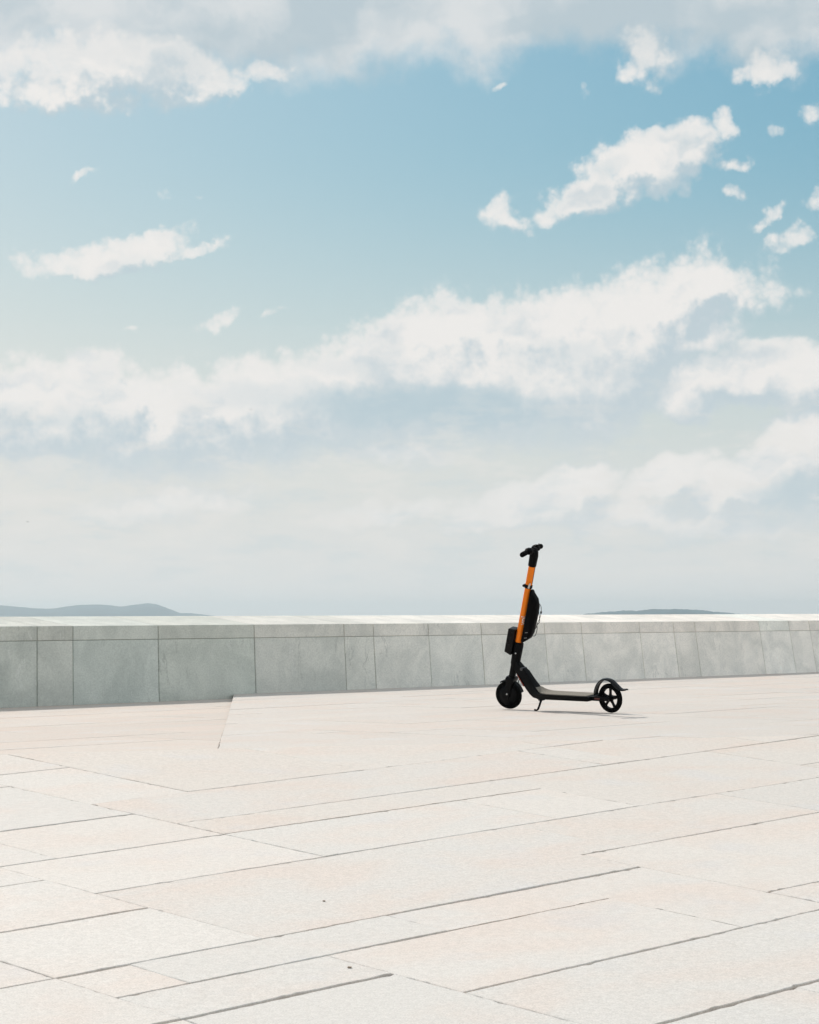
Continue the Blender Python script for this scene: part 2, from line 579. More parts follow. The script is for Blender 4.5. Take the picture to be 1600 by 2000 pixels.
PC = onF(425, 1464)                              # where the three paved planes meet
PWL = onW(457, 1364.5)                           # foot of the wall on the lower left landing
PW0 = onW(0, 1383)
LN = np.cross(PWL - PC, PW0 - PC); LN /= np.linalg.norm(LN)
if LN[2] < 0:
    LN = -LN
PNL = PC + np.cross(LN, NN) / np.linalg.norm(np.cross(LN, NN))   # along the crease between ramp and lower landing


class Plane:
    def __init__(self, o, a, n):
        self.o, self.n = np.array(o, float), n / np.linalg.norm(n)
        a = a - self.n * (a @ self.n)
        self.a = a / np.linalg.norm(a)
        self.b = np.cross(self.n, self.a)

    def uv(self, p):
        d = np.asarray(p) - self.o
        return (float(d @ self.a), float(d @ self.b))

    def w(self, a, b, h=0.0):
        return self.o + self.a * a + self.b * b + self.n * h

    def drop(self, x, y):
        """the point of the plane above ground position x, y"""
        z = self.o[2] - (self.n[0] * (x - self.o[0]) + self.n[1] * (y - self.o[1])) / self.n[2]
        return np.array([x, y, z])


AZF = math.radians(39)
PN = Plane(P0, DA, NN)
PF = Plane(P0, np.array([math.sin(AZF), math.cos(AZF), 0]), UP)
PL = Plane(PC, np.array([math.sin(AZF + .05), math.cos(AZF + .05), 0]), LN)


def half(pl, p, q, inside):
    """half plane in plane coordinates through p and q, on the side of 'inside'"""
    p, q, s = pl.uv(p), pl.uv(q), pl.uv(inside)
    n = np.array([-(q[1] - p[1]), q[0] - p[0]]); n /= np.linalg.norm(n)
    c = n @ np.array(p)
    if n @ np.array(s) < c:
        n, c = -n, -c
    return n, c


def clip(poly, h):
    n, c = h
    out = []
    for i in range(len(poly)):
        p, q = np.array(poly[i]), np.array(poly[(i + 1) % len(poly)])
        dp, dq = n @ p - c, n @ q - c
        if dp >= 0:
            out.append(tuple(p))
        if dp * dq < 0:
            out.append(tuple(p + (q - p) * dp / (dp - dq)))
    return out


def area(poly):
    return .5 * sum(poly[i][0] * poly[(i + 1) % len(poly)][1] - poly[(i + 1) % len(poly)][0] * poly[i][1] for i in range(len(poly)))


BRK = np.cross(NN, UP); BRK /= np.linalg.norm(BRK)     # crease between ramp and landing
near_pt = PN.drop(0, 5)
far_pt = np.array([1.0, 16.0, 0])
left_pt = PL.drop(-3.0, 14.5)
EDGE_TOP = onF(457, 1356)
H_N = [half(PN, PC, PC + BRK, near_pt), half(PN, PC, PNL, near_pt)]
H_F = [half(PF, PC, PC + BRK, far_pt), half(PF, PC, EDGE_TOP, far_pt), half(PF, WB0, WB1, far_pt)]
wl0, wl1 = onW(0, 1383), PWL
H_L = [half(PL, PC, PNL, left_pt), half(PL, PC, PWL, left_pt), half(PL, PWL, PW0, left_pt)]


def inset_poly(poly, gaps):
    n = len(poly)
    out = []
    for i in range(n):
        p0, p1, p2 = (np.array(poly[(i - 1) % n]), np.array(poly[i]), np.array(poly[(i + 1) % n]))
        d1 = p1 - p0; d1 /= np.linalg.norm(d1)
        d2 = p2 - p1; d2 /= np.linalg.norm(d2)
        n1 = np.array([-d1[1], d1[0]]); n2 = np.array([-d2[1], d2[0]])
        a1, a2 = p0 + n1 * gaps[(i - 1) % n], p1 + n2 * gaps[i]
        cr = d1[0] * d2[1] - d1[1] * d2[0]
        if abs(cr) < .02:
            out.append(p1 + n1 * gaps[i])
        else:
            t = ((a2[0] - a1[0]) * d2[1] - (a2[1] - a1[1]) * d2[0]) / cr
            out.append(a1 + d1 * t)
    return out


def clean(poly):
    out = []
    for p in poly:
        if not out or math.hypot(p[0] - out[-1][0], p[1] - out[-1][1]) > .004:
            out.append(p)
    if len(out) > 1 and math.hypot(out[0][0] - out[-1][0], out[0][1] - out[-1][1]) <= .004:
        out.pop()
    return out


def slab(pl, poly, parent, mat=M_PAVE, tint=(1, 1, 1), thick=.03, ga=(.0042, .009), gb=(.0008, .0022), tilt=.0010, rough_edge=True):
    poly = clean(poly)
    if len(poly) < 3:
        return None
    if area(poly) < 0:
        poly = poly[::-1]
    if area(poly) < .003:
        return None
    gaps = []
    far_ = np.linalg.norm(pl.w(*np.mean(poly, axis=0)) - C)
    for i in range(len(poly)):
        p, q = poly[i], poly[(i + 1) % len(poly)]
        along_a = abs(q[0] - p[0]) > abs(q[1] - p[1])
        lo, hi = ga if along_a else gb
        gaps.append(rnd.uniform(lo, hi) * (1.0 if far_ < 9 else .6))
    ring = inset_poly(poly, gaps)
    ctr = np.mean(ring, axis=0)
    dist = np.linalg.norm(pl.w(*ctr) - C)
    pts = []
    step = .028 if (rough_edge and dist < 13) else 9.0
    n = len(ring)
    for i in range(n):
        p, q = ring[i], ring[(i + 1) % n]
        L = np.linalg.norm(q - p)
        k = max(1, int(L / step))
        wob = 0.0
        nr = np.array([-(q - p)[1], (q - p)[0]]) / max(L, 1e-6)
        for j in range(k):
            v = p + (q - p) * j / k
            if j > 0:
                r = rnd.random()
                wob = .86 * wob + rnd.gauss(0, .0007)
                v = v + nr * (wob + rnd.gauss(0, .0010) + (rnd.uniform(.003, .009) if r < .06 else 0))
            pts.append(v)
    dz = rnd.uniform(-tilt, tilt)
    tx, ty = rnd.uniform(-tilt, tilt), rnd.uniform(-tilt, tilt)
    ch = .0022
    n = len(pts)
    verts = []
    for (off, hz) in ((ch, 0.0), (0.0, -ch), (0.0, -thick)):
        for i in range(n):
            p = pts[i]
            if off:
                d = ctr - p
                p = p + d / max(np.linalg.norm(d), 1e-6) * off * 1.3
            h = dz + tx * (p[0] - ctr[0]) + ty * (p[1] - ctr[1]) + hz
            verts.append((p[0] - ctr[0], p[1] - ctr[1], h))
    faces = [tuple(range(n))]
    for lv in (0, 1):
        for i in range(n):
            j = (i + 1) % n
            faces.append((lv * n + i, (lv + 1) * n + i, (lv + 1) * n + j, lv * n + j))
    o = mesh_obj('paving_slab', verts, faces, mat, parent)
    k_ = rnd.uniform(-.02, .02)
    o.color = (tint[0] + k_, tint[1] + k_, tint[2] + k_, 1)
    w = pl.w(*ctr)
    o.matrix_world = Matrix(((pl.a[0], pl.b[0], pl.n[0], w[0]), (pl.a[1], pl.b[1], pl.n[1], w[1]), (pl.a[2], pl.b[2], pl.n[2], w[2]), (0, 0, 0, 1)))
    return o


def bed(name, pl, corners, halves, label):
    poly = [pl.uv(p) for p in corners]
    for h in halves:
        poly = clip(poly, h)
    if area(poly) < 0:
        poly = poly[::-1]
    n = len(poly)
    top = [pl.w(a, b, -.012) for a, b in poly]
    bot = [np.array([p[0], p[1], -4.8]) for p in top]
    faces = [tuple(range(n)), tuple(range(2 * n - 1, n - 1, -1))]
    for i in range(n):
        j = (i + 1) % n
        faces.append((i, n + i, n + j, j))
    o = mesh_obj(name, top + bot, faces, M_JOINT)
    tag(o, label=label, kind='structure')
    return o


ext = lambda pl, pts: [pl.drop(x, y) for x, y in pts]
ramp = bed('ramp_pavement', PN, ext(PN, [(-9, -5), (9, -5), (12, 22), (-12, 16)]), H_N, 'sloping foreground pavement of large pale marble slabs')
landing = bed('landing_pavement', PF, ext(PF, [(-6, 6), (16, 10), (16, 40), (-6, 30)]), H_F, 'level pale marble pavement under the scooter')
landing_l = bed('lower_landing_pavement', PL, ext(PL, [(-16, 4), (3, 6), (3, 26), (-16, 26)]), H_L, 'pinkish marble pavement at the left foot of the wall')

# slab layout of the ramp, in modules of 0.268 x 0.2905 m
KA, JB = .268, .2905
A_OF = lambda k: -4.226 + KA * k
B_OF = lambda j: -4.219 + JB * j
RECTS = [(3, 7, 8, 10), (4, 7, 10, 12), (0, 4, 10, 12), (2, 7, 12, 15), (2, 7, 15, 17), (-2, 3, 9, 10), (-2, 3, 7, 9), (0, 3, 5, 7), (-4, 0, 5, 7),
         (11, 16, 6, 8), (16, 21, 6, 8), (7, 12, 8, 10), (12, 14, 8, 10), (20, 24, 9, 11), (20, 25, 8, 9), (7, 17, 11, 13), (17, 18, 11, 13), (18, 22, 11, 13),
         (7, 9, 13, 16), (9, 13, 13, 18), (7, 9, 16, 19), (13, 18, 13, 17), (18, 23, 13, 15), (0, 1, 4, 5), (1, 5, 4, 5), (0, 3, 3, 4), (3, 8, 2, 4),
         (10, 16, 3, 6), (10, 14, 0, 3), (3, 10, 0, 2), (3, 6, -2, 0), (6, 11, -2, 0), (0, 3, 0, 3), (-4, 0, 3, 5), (-5, 0, 0, 3)]
LSHAPES = [([(3, 5), (10, 5), (10, 6), (11, 6), (11, 8), (3, 8)], [(3, 10, 5, 6), (3, 11, 6, 8)]),
           ([(7, 10), (14, 10), (14, 8), (20, 8), (20, 11), (7, 11)], [(7, 14, 10, 11), (14, 20, 8, 11)]),
           ([(5, 4), (8, 4), (8, 2), (10, 2), (10, 5), (5, 5)], [(5, 10, 4, 5), (8, 10, 2, 4)])]
taken = set()


def mark(k0, k1, j0, j1, s):
    for k in range(k0, k1):
        for j in range(j0, j1):
            s.add((k, j))


def ramp_tint(poly):
    """slabs near the crease are pinker, as on the landing beyond it"""
    c = PN.w(*np.mean(poly, axis=0))
    t = max(0, min(1, (c[1] - 7.5) / 4.0)) * rnd.uniform(.55, 1.1)
    return tuple(1 - t * k for k in (.055, .085, .11))


def lay(pl, poly, halves, parent, **kw):
    if pl is PN:
        kw['tint'] = ramp_tint(poly)
    for h in halves:
        poly = clip(poly, h)
        if len(poly) < 3:
            return
    slab(pl, poly, parent, **kw)


for (k0, k1, j0, j1) in RECTS:
    mark(k0, k1, j0, j1, taken)
    lay(PN, [(A_OF(k0), B_OF(j0)), (A_OF(k1), B_OF(j0)), (A_OF(k1), B_OF(j1)), (A_OF(k0), B_OF(j1))], H_N, ramp)
for pts, cells in LSHAPES:
    for c_ in cells:
        mark(*c_, taken)
    lay(PN, [(A_OF(k), B_OF(j)) for k, j in pts], H_N, ramp)


def fill(pl, ka, jb, oa, ob, krange, jrange, used, halves, parent, keep, **kw):
    for j in range(*jrange):
        for k in range(*krange):
            if (k, j) in used:
                continue
            h = rnd.choice((1, 2, 2, 2, 3))
            w = rnd.choice((3, 4, 5, 5, 6, 7, 9))
            ww = 0
            while ww < w and k + ww < krange[1] and (k + ww, j) not in used:
                ww += 1
            hh = 1
            while hh < h and j + hh < jrange[1] and all((k + i, j + hh) not in used for i in range(ww)):
                hh += 1
            mark(k, k + ww, j, j + hh, used)
            a0, a1, b0, b1 = oa + ka * k, oa + ka * (k + ww), ob + jb * j, ob + jb * (j + hh)
            c = pl.w((a0 + a1) / 2, (b0 + b1) / 2)
            if keep(c):
                lay(pl, [(a0, b0), (a1, b0), (a1, b1), (a0, b1)], halves, parent, **kw)


view = lambda c, m: c[1] > 3.6 and abs(c[0]) < .19 * c[1] + m
# ramp joints across the slope are tight
fill(PN, KA, JB, -4.226, -4.219, (-16, 40), (-14, 34), taken, H_N, ramp, lambda c: view(c, 2.2))
fill(PF, .29, .29, 0.06, 0.03, (-20, 70), (-40, 60), set(), H_F, landing, lambda c: view(c, 2.0) and c[1] < 29, ga=(.0012, .0032), gb=(.0006, .0016), tilt=.0008, tint=(.875, .852, .838))
fill(PL, .29, .29, 0.02, 0.02, (-40, 40), (-20, 60), set(), H_L, landing_l, lambda c: view(c, 2.2), ga=(.0012, .0032), gb=(.0006, .0016), tilt=.0008, tint=(.865, .818, .788))

# ------------------------------------------------------------------ parapet wall
# level top, foot on a straight line; the face is upright at the left and leans back more and more to the right
wall = empty('parapet_wall', tuple((WB0 + WB1) / 2))
tag(wall, 'low parapet of grey marble panels with a sunlit white top', 'wall')
bpy.context.view_layer.update()
Z_TOP, Z_JOINT, Z_LOW = .587, .474, -.22
AZ_WALL = math.atan2(WD[0], WD[1])
tanb = lambda a: max(-.06, min(.26, .043 + .0155 * a))


def wp(a, z, out=0.0):
    """point of the wall face: a metres along the wall, at height z, pushed out by 'out'"""
    return WB0 + WD * a + UP * z + WBACK * (tanb(a) * z - out)


JX = [73, 143.4, 311.4, 500.5, 677.6, 735.5, 844, 948, 1073, 1146, 1260.5, 1327.6, 1370, 1497, 1556, 1596]   # joints along the foot
BY = lambda x: 1383 + (1364.5 - 1383) * x / 457 if x < 457 else 1356 + (1312.5 - 1356) * (x - 457) / 1143
ja = [float((hit(x, BY(x), WBACK, WB0) - WB0) @ WD) for x in JX]
ja = [ja[0] - d for d in (3.6, 2.4, 1.75, .75)] + ja + [ja[-1] + d for d in (.9, 1.5, 2.6, 3.4, 4.4)]
PGAP = .0026
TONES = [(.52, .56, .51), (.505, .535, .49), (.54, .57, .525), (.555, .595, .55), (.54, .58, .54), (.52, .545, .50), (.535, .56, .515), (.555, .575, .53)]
RISE, DEPTH = .076, .62


def stone(name, front, back, color, chamfer=()):
    """block from a front ring and a back ring of four corners each (world), in its own frame on the face"""
    ctr = sum(front) / 4
    ex_ = front[1] - front[0]; ex_ = ex_ / np.linalg.norm(ex_)
    ey_ = front[3] - front[0]; ey_ = ey_ - ex_ * (ey_ @ ex_); ey_ = ey_ / np.linalg.norm(ey_)
    ez_ = np.cross(ex_, ey_)
    R3 = np.array([ex_, ey_, ez_]).T
    bm = bmesh.new()
    V = [bm.verts.new(tuple((q - ctr) @ R3)) for q in front + back]
    nb = len(back)
    bm.faces.new(V[:4])
    for f in chamfer:
        bm.faces.new([V[k] for k in f])
    bmesh.ops.recalc_face_normals(bm, faces=bm.faces[:])
    es = [e for e in bm.edges if e.verts[0] in V[:4] and e.verts[1] in V[:4]]
    bmesh.ops.bevel(bm, geom=es, offset=.0035, segments=2, affect='EDGES')
    me = bpy.data.meshes.new(name)
    bm.to_mesh(me)
    bm.free()
    o = obj_from(name, me, M_WALL, wall)
    o.matrix_world = Matrix(((ex_[0], ey_[0], ez_[0], ctr[0]), (ex_[1], ey_[1], ez_[1], ctr[1]), (ex_[2], ey_[2], ez_[2], ctr[2]), (0, 0, 0, 1)))
    o.color = (*[float(c) for c in color], 1)
    return o


for i in range(len(ja) - 1):
    a0, a1 = ja[i] + PGAP, ja[i + 1] - PGAP
    t = min(1, max(0, ((a0 + a1) / 2 + 1.2) / 6.2))       # panel colour is set paler and warmer towards the right end
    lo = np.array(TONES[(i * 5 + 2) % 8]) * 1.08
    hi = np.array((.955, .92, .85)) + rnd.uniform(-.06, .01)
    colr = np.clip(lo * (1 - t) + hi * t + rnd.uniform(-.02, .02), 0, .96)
    pr = rnd.uniform(-.0012, .0012)
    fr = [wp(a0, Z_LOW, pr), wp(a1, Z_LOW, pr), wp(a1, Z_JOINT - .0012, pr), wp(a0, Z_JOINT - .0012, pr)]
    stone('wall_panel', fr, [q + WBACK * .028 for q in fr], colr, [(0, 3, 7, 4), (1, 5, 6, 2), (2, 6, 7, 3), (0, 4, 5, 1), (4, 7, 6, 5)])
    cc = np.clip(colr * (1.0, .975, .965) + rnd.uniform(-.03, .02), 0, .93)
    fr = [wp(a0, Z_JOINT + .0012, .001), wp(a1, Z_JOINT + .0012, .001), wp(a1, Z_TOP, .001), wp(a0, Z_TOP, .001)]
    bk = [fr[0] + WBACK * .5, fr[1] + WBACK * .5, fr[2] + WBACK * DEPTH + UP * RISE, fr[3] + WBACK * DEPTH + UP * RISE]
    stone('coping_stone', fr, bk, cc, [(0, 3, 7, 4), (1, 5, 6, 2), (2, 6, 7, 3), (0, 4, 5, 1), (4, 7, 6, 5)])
# the core behind the stones
va_, fs = [], []
aa = [ja[0] - .05 + (ja[-1] - ja[0] + .1) * k / 8 for k in range(9)]
for a in aa:
    va_ += [wp(a, -.40, -.014), wp(a, Z_JOINT - .001, -.014), wp(a, Z_JOINT - .001, -.014) + WBACK * .45, wp(a, -.40, -.014) + WBACK * .7 - UP * 4.2, wp(a, -.40, -.014) - UP * 4.2]
for k in range(8):
    for j in range(5):
        fs.append((k * 5 + j, k * 5 + (j + 1) % 5, k * 5 + 5 + (j + 1) % 5, k * 5 + 5 + j))
fs += [(4, 3, 2, 1, 0), (40, 41, 42, 43, 44)]
o = mesh_obj('wall_core', va_, fs, M_CORE, wall)
o.matrix_world = Matrix.Identity(4)

# ------------------------------------------------------------------ sea and far shores
SEA_Z = -4.5
m, N, b = new_mat('sea_water')
b.inputs['Base Color'].default_value = (.03, .055, .065, 1)
b.inputs['Roughness'].default_value = .12
b.inputs['IOR'].default_value = 1.33
tc = N.n('ShaderNodeTexCoord').outputs['Object']
bp = N.n('ShaderNodeBump')
bp.inputs['Strength'].default_value = .6
bp.inputs['Distance'].default_value = .3
N.put(bp.inputs['Height'], N.noise(tc, .35, 5, .6))
N.t.links.new(bp.outputs[0], b.inputs['Normal'])
R = 11500.0
sea = mesh_obj('sea', [(-R, -R, SEA_Z), (R, -R, SEA_Z), (R, R, SEA_Z), (-R, R, SEA_Z)], [(0, 1, 2, 3)], m)
tag(sea, kind='structure')

m_hill, N, b = new_mat('haze_blue_woodland')
tc = N.n('ShaderNodeTexCoord').outputs['Object']
f = N.noise(tc, .012, 5, .65)
N.put(b.inputs['Base Color'], N.mix(N.ss(f, .35, .65), (.003, .052, .082, 1), (.010, .082, .118, 1)))  # blue of the distance haze is painted into the woodland colour
b.inputs['Roughness'].default_value = .9


def shore(name, prof, D, depth, bumps, seed, label):
    r2 = random.Random(seed)
    xs = [p[0] for p in prof]
    nx, ny = 260, 14
    ph = [(r2.uniform(0, 6.28), r2.uniform(.6, 1.4)) for _ in range(12)]
    verts, faces = [], []
    for j in range(ny + 1):
        t = j / ny * 2 - 1
        for i in range(nx + 1):
            px = xs[0] + (xs[-1] - xs[0]) * i / nx
            py = np.interp(px, xs, [p[1] for p in prof])
            hz = 1203 - 5 * px / 1600.0
            crest = (hz - py) * D / FPX + (CAMZ - SEA_Z)
            env = max(0.0, 1 - t * t) ** .6
            nz = sum(math.sin(px * .11 * (k + 1) * ph[k][1] + ph[k][0] + t * (k + 1)) / (k + 1) for k in range(12))
            edge = min(1, (px - xs[0]) / 12.0 + .0, (xs[-1] - px) / 12.0)
            z = SEA_Z - .8 + max(0, crest + nz * bumps) * env * max(0, min(1, edge))
            y = D + t * depth
            x = (px - CX) / FPX * y
            verts.append((x, y, z))
    for j in range(ny):
        for i in range(nx):
            k = j * (nx + 1) + i
            faces.append((k, k + 1, k + nx + 2, k + nx + 1))
    o = mesh_obj(name, verts, faces, m_hill, smooth=True)
    tag(o, label=label, kind='structure')
    return o


shore('hills', [(-500, 1190), (-300, 1176), (-120, 1184), (0, 1182), (35, 1184.5), (60, 1187.5), (105, 1188.5), (130, 1184), (150, 1181.5), (195, 1180),
                (215, 1182), (235, 1184.5), (265, 1180.5), (290, 1178), (305, 1179.5), (325, 1187), (350, 1196.5), (375, 1197.5), (400, 1200.5), (430, 1203)],
      9500, 900, .5, 3, 'hazy blue hills across the water at the left')
shore('island', [(1128, 1200.5), (1150, 1197.5), (1185, 1194.5), (1215, 1192), (1240, 1192.5), (1270, 1189.5), (1300, 1189), (1345, 1189.5), (1375, 1192),
                 (1410, 1195.5), (1445, 1198.5), (1480, 1200)],
      6000, 300, .55, 5, 'low wooded island on the horizon at the right')

# ------------------------------------------------------------------ scooter
blk = plain('black_plastic', (.0022, .0025, .003), .5, spec=.09, noise=.25, nscale=30)
blk_m = plain('black_painted_metal', (.002, .0023, .0027), .4, spec=.11, noise=.2, nscale=25)
rub = plain('tyre_rubber', (.003, .003, .003), .8, spec=.06, noise=.3, nscale=80)
org = plain('orange_paint', (.93, .215, .006), .42, spec=.25, noise=.05, nscale=12)
mat_grip = plain('deck_grip_mat', (.20, .18, .145), .85, noise=.3, nscale=140)
steel = plain('brushed_steel', (.55, .55, .54), .3, metal=1.0)
wht = plain('white_lettering', (.82, .80, .76), .5)
red = plain('orange_red_reflector', (.42, .055, .02), .3)
dred = plain('dark_red_reflector', (.10, .012, .010), .3)

SCX, SCY = onF(996.5, 1386), onF(1195, 1393.5)
fwd = SCX - SCY
WBASE = float(np.linalg.norm(fwd))
heading = math.atan2(fwd[1], fwd[0])
LEAN = math.radians(7.2)
scooter = empty('electric_scooter')
scooter.rotation_mode = 'QUATERNION'
from mathutils import Quaternion
scooter.rotation_quaternion = Quaternion((0, 0, 1), heading) @ Quaternion((1, 0, 0), -LEAN)
scooter.location = (float(SCX[0]), float(SCX[1]), .004)
tag(scooter, 'black and orange rental kick scooter standing on its kickstand before the wall', 'scooter')

RAKE, STEER = math.radians(20.0), math.radians(17)
WR = .100
ax = Vector((-math.sin(RAKE), 0, math.cos(RAKE)))
uf0 = Vector((math.cos(RAKE), 0, math.sin(RAKE)))
lf0 = Vector((0, 1, 0))
uf = uf0 * math.cos(STEER) + lf0 * math.sin(STEER)
lf = lf0 * math.cos(STEER) - uf0 * math.sin(STEER)
BASE = Vector((0, 0, WR))


def ST(s, u=0.0, v=0.0):
    return BASE + ax * s + uf * u + lf * v


def frame_pts(c, d, n=14):
    d = Vector(d).normalized()
    a = Vector((0, 1, 0)) if abs(d.y) < .9 else Vector((1, 0, 0))
    a = (a - d * a.dot(d)).normalized()
    return a, d.cross(a)


def tube(bm, pts, rads, n=14, cap=True):
    pts = [Vector(p) for p in pts]
    if not hasattr(rads, '__len__'):
        rads = [rads] * len(pts)
    rings = []
    a = None
    for i, p in enumerate(pts):
        d = (pts[min(i + 1, len(pts) - 1)] - pts[max(i - 1, 0)]).normalized()
        if a is None:
            a, b_ = frame_pts(p, d)
        a = (a - d * a.dot(d)).normalized()
        b_ = d.cross(a)
        rings.append([bm.verts.new(p + (a * math.cos(t) + b_ * math.sin(t)) * rads[i]) for t in [2 * math.pi * k / n for k in range(n)]])
    for r1, r2 in zip(rings, rings[1:]):
        for k in range(n):
            bm.faces.new((r1[k], r1[(k + 1) % n], r2[(k + 1) % n], r2[k]))
    if cap:
        bm.faces.new(rings[0][::-1])
        bm.faces.new(rings[-1])
    return bm


def smooth_path(pts, k=6):
    P = [Vector(p) for p in pts]
    out = []
    for i in range(len(P) - 1):
        p0, p1, p2, p3 = P[max(i - 1, 0)], P[i], P[i + 1], P[min(i + 2, len(P) - 1)]
        for j in range(k):
            t = j / k
            out.append(.5 * ((2 * p1) + (p2 - p0) * t + (2 * p0 - 5 * p1 + 4 * p2 - p3) * t * t + (3 * p1 - p0 - 3 * p2 + p3) * t ** 3))
    out.append(P[-1])
    return out


def loft(bm, sections):
    rings = [[bm.verts.new(Vector(p)) for p in s] for s in sections]
    n = len(rings[0])
    for r1, r2 in zip(rings, rings[1:]):
        for k in range(n):
            bm.faces.new((r1[k], r1[(k + 1) % n], r2[(k + 1) % n], r2[k]))
    bm.faces.new(rings[0][::-1])
    bm.faces.new(rings[-1])
    return bm


def ring_lathe(bm, centre, axis, e1, e2, prof, n=40):
    """revolve prof (radius, offset along axis), closed loop"""
    rings = []
    for k in range(n):
        t = 2 * math.pi * k / n
        d = e1 * math.cos(t) + e2 * math.sin(t)
        rings.append([bm.verts.new(centre + d * r + axis * o) for r, o in prof])
    m_ = len(prof)
    for k in range(n):
        r1, r2 = rings[k], rings[(k + 1) % n]
        for i in range(m_):
            bm.faces.new((r1[i], r1[(i + 1) % m_], r2[(i + 1) % m_], r2[i]))
    return bm


def disc(bm, centre, axis, e1, e2, prof, n=32):
    """solid of revolution from prof, first and last at the axis side capped"""
    rings = []
    for r, o in prof:
        rings.append([bm.verts.new(centre + (e1 * math.cos(2 * math.pi * k / n) + e2 * math.sin(2 * math.pi * k / n)) * r + axis * o) for k in range(n)])
    for r1, r2 in zip(rings, rings[1:]):
        for k in range(n):
            bm.faces.new((r1[k], r1[(k + 1) % n], r2[(k + 1) % n], r2[k]))
    bm.faces.new(rings[0][::-1])
    bm.faces.new(rings[-1])
    return bm


def tyre_profile(w):
    return [(.070, -w * .40), (.078, -w * .5), (.089, -w * .48), (.0965, -w * .30), (.0998, -w * .1), (.0998, w * .1), (.0965, w * .30), (.089, w * .48), (.078, w * .5), (.070, w * .40)]


# front wheel: solid hub motor
fwheel = bm_obj('front_wheel', disc(bmesh.new(), BASE, lf, ax, uf, [(.030, -.026), (.062, -.020), (.072, -.012), (.072, .012), (.062, .020), (.030, .026)]), blk_m, scooter, True)
bm_obj('tyre', ring_lathe(bmesh.new(), BASE, lf, ax, uf, tyre_profile(.040), 48), rub, fwheel, True)
bm_obj('axle_bolt', disc(bmesh.new(), BASE + lf * .045 + ax * .02 - uf * .004, lf, ax, uf, [(.006, -.01), (.006, .006), (.003, .008)], 10), steel, fwheel, True)
# fork with its two blades
bm = bmesh.new()
for sgn in (1, -1):
    sec_ = []
    for s, hw, th in ((-.022, .014, .005), (.0, .019, .006), (.05, .020, .006), (.095, .024, .007), (.125, .026, .010)):
        v0 = sgn * (.030 + .002)
        sec_.append([ST(s, -hw, v0 - th), ST(s, hw, v0 - th), ST(s, hw, v0 + th), ST(s, -hw, v0 + th)])
    loft(bm, sec_)
loft(bm, [[ST(s, -a_, -b__), ST(s, a_, -b__), ST(s, a_, b__), ST(s, -a_, b__)] for s, a_, b__ in ((.108, .030, .041), (.125, .032, .042), (.140, .030, .034))])
bm_obj('fork', bm, blk_m, scooter, True, .003)
# front mudguard hugging the wheel
bm = bmesh.new()
secs = []
for k in range(17):
    t = math.radians(-62 + k * 105 / 16)         # 0 = along the steering axis, positive forward
    d = ax * math.cos(t) + uf * math.sin(t)
    c = BASE + d * .1085
    secs.append([c - lf * .027 - d * .006, c - lf * .020 + d * .003, c + lf * .020 + d * .003, c + lf * .027 - d * .006, c + lf * .018 - d * .001, c - lf * .018 - d * .001])
bm_obj('front_fender', loft(bm, secs), blk, scooter, True)
# lower steering column
col_o = bm_obj('steering_column', tube(bmesh.new(), [ST(.13), ST(.15), ST(.30), ST(.385)], [.027, .024, .024, .024], 20), blk_m, scooter, True)
bm_obj('locking_collar', loft(bmesh.new(), [[ST(s, r_ * math.cos(t) * 1.12 - .006, r_ * math.sin(t)) for t in [2 * math.pi * k / 16 for k in range(16)]]
                                            for s, r_ in ((.225, .026), (.24, .030), (.375, .032), (.398, .030), (.402, .024))]), blk, scooter, True)
bm_obj('bolt', disc(bmesh.new(), ST(.325, -.008, .031), lf, ax, uf, [(.0055, -.004), (.0055, .003), (.003, .0045)], 10), steel, col_o, True)
# orange stem in two telescoping pieces
SR = .0225
stem = bm_obj('stem', tube(bmesh.new(), [ST(.39), ST(.42), ST(.81)], [SR, SR, SR], 28), org, scooter, True)
bm_obj('upper_stem', tube(bmesh.new(), [ST(.80), ST(.97)], [SR + .0012, SR + .0012], 28), org, scooter, True)
# dark slot along the back of the tube
for nm, s0_, s1_, rr in (('slot', .835, .968, SR + .0012), ('cable_channel', .402, .80, SR)):
    bm = bmesh.new()
    secs = []
    for s in (s0_, s1_):
        ph_ = [math.radians(a) for a in (-212, -200, -188, -176)] if nm == 'slot' else [math.radians(a) for a in (-196, -186, -176, -168)]
        o_ = [ST(s, math.cos(a) * (rr + .0012) * -1 * -1, -math.sin(a) * (rr + .0012)) for a in ph_]
        i_ = [ST(s, math.cos(a) * (rr - .002), -math.sin(a) * (rr - .002)) for a in ph_[::-1]]
        secs.append(o_ + i_)
    bm_obj(nm, loft(bm, secs), blk, stem)
# clamp with lever
bm = bmesh.new()
tube(bm, [ST(.803), ST(.806), ST(.826), ST(.829)], [.026, .0285, .0285, .026], 24)
cl = bm_obj('height_clamp', bm, blk, scooter, True)
bm_obj('clamp_lever', loft(bmesh.new(), [[ST(s, u_ - w_, .034 + d_), ST(s, u_ + w_, .034 + d_), ST(s, u_ + w_, .026 + d_), ST(s, u_ - w_, .026 + d_)] for s, u_, w_, d_ in ((.808, -.014, .006, -.006), (.832, -.018, .006, -.001), (.85, -.022, .004, .001))]), steel, cl, False, .0015)
bm_obj('clamp_bolt', disc(bmesh.new(), ST(.815, .028, .010), lf, ax, uf, [(.009, -.018), (.009, .012), (.006, .014)], 12), blk_m, cl, True)
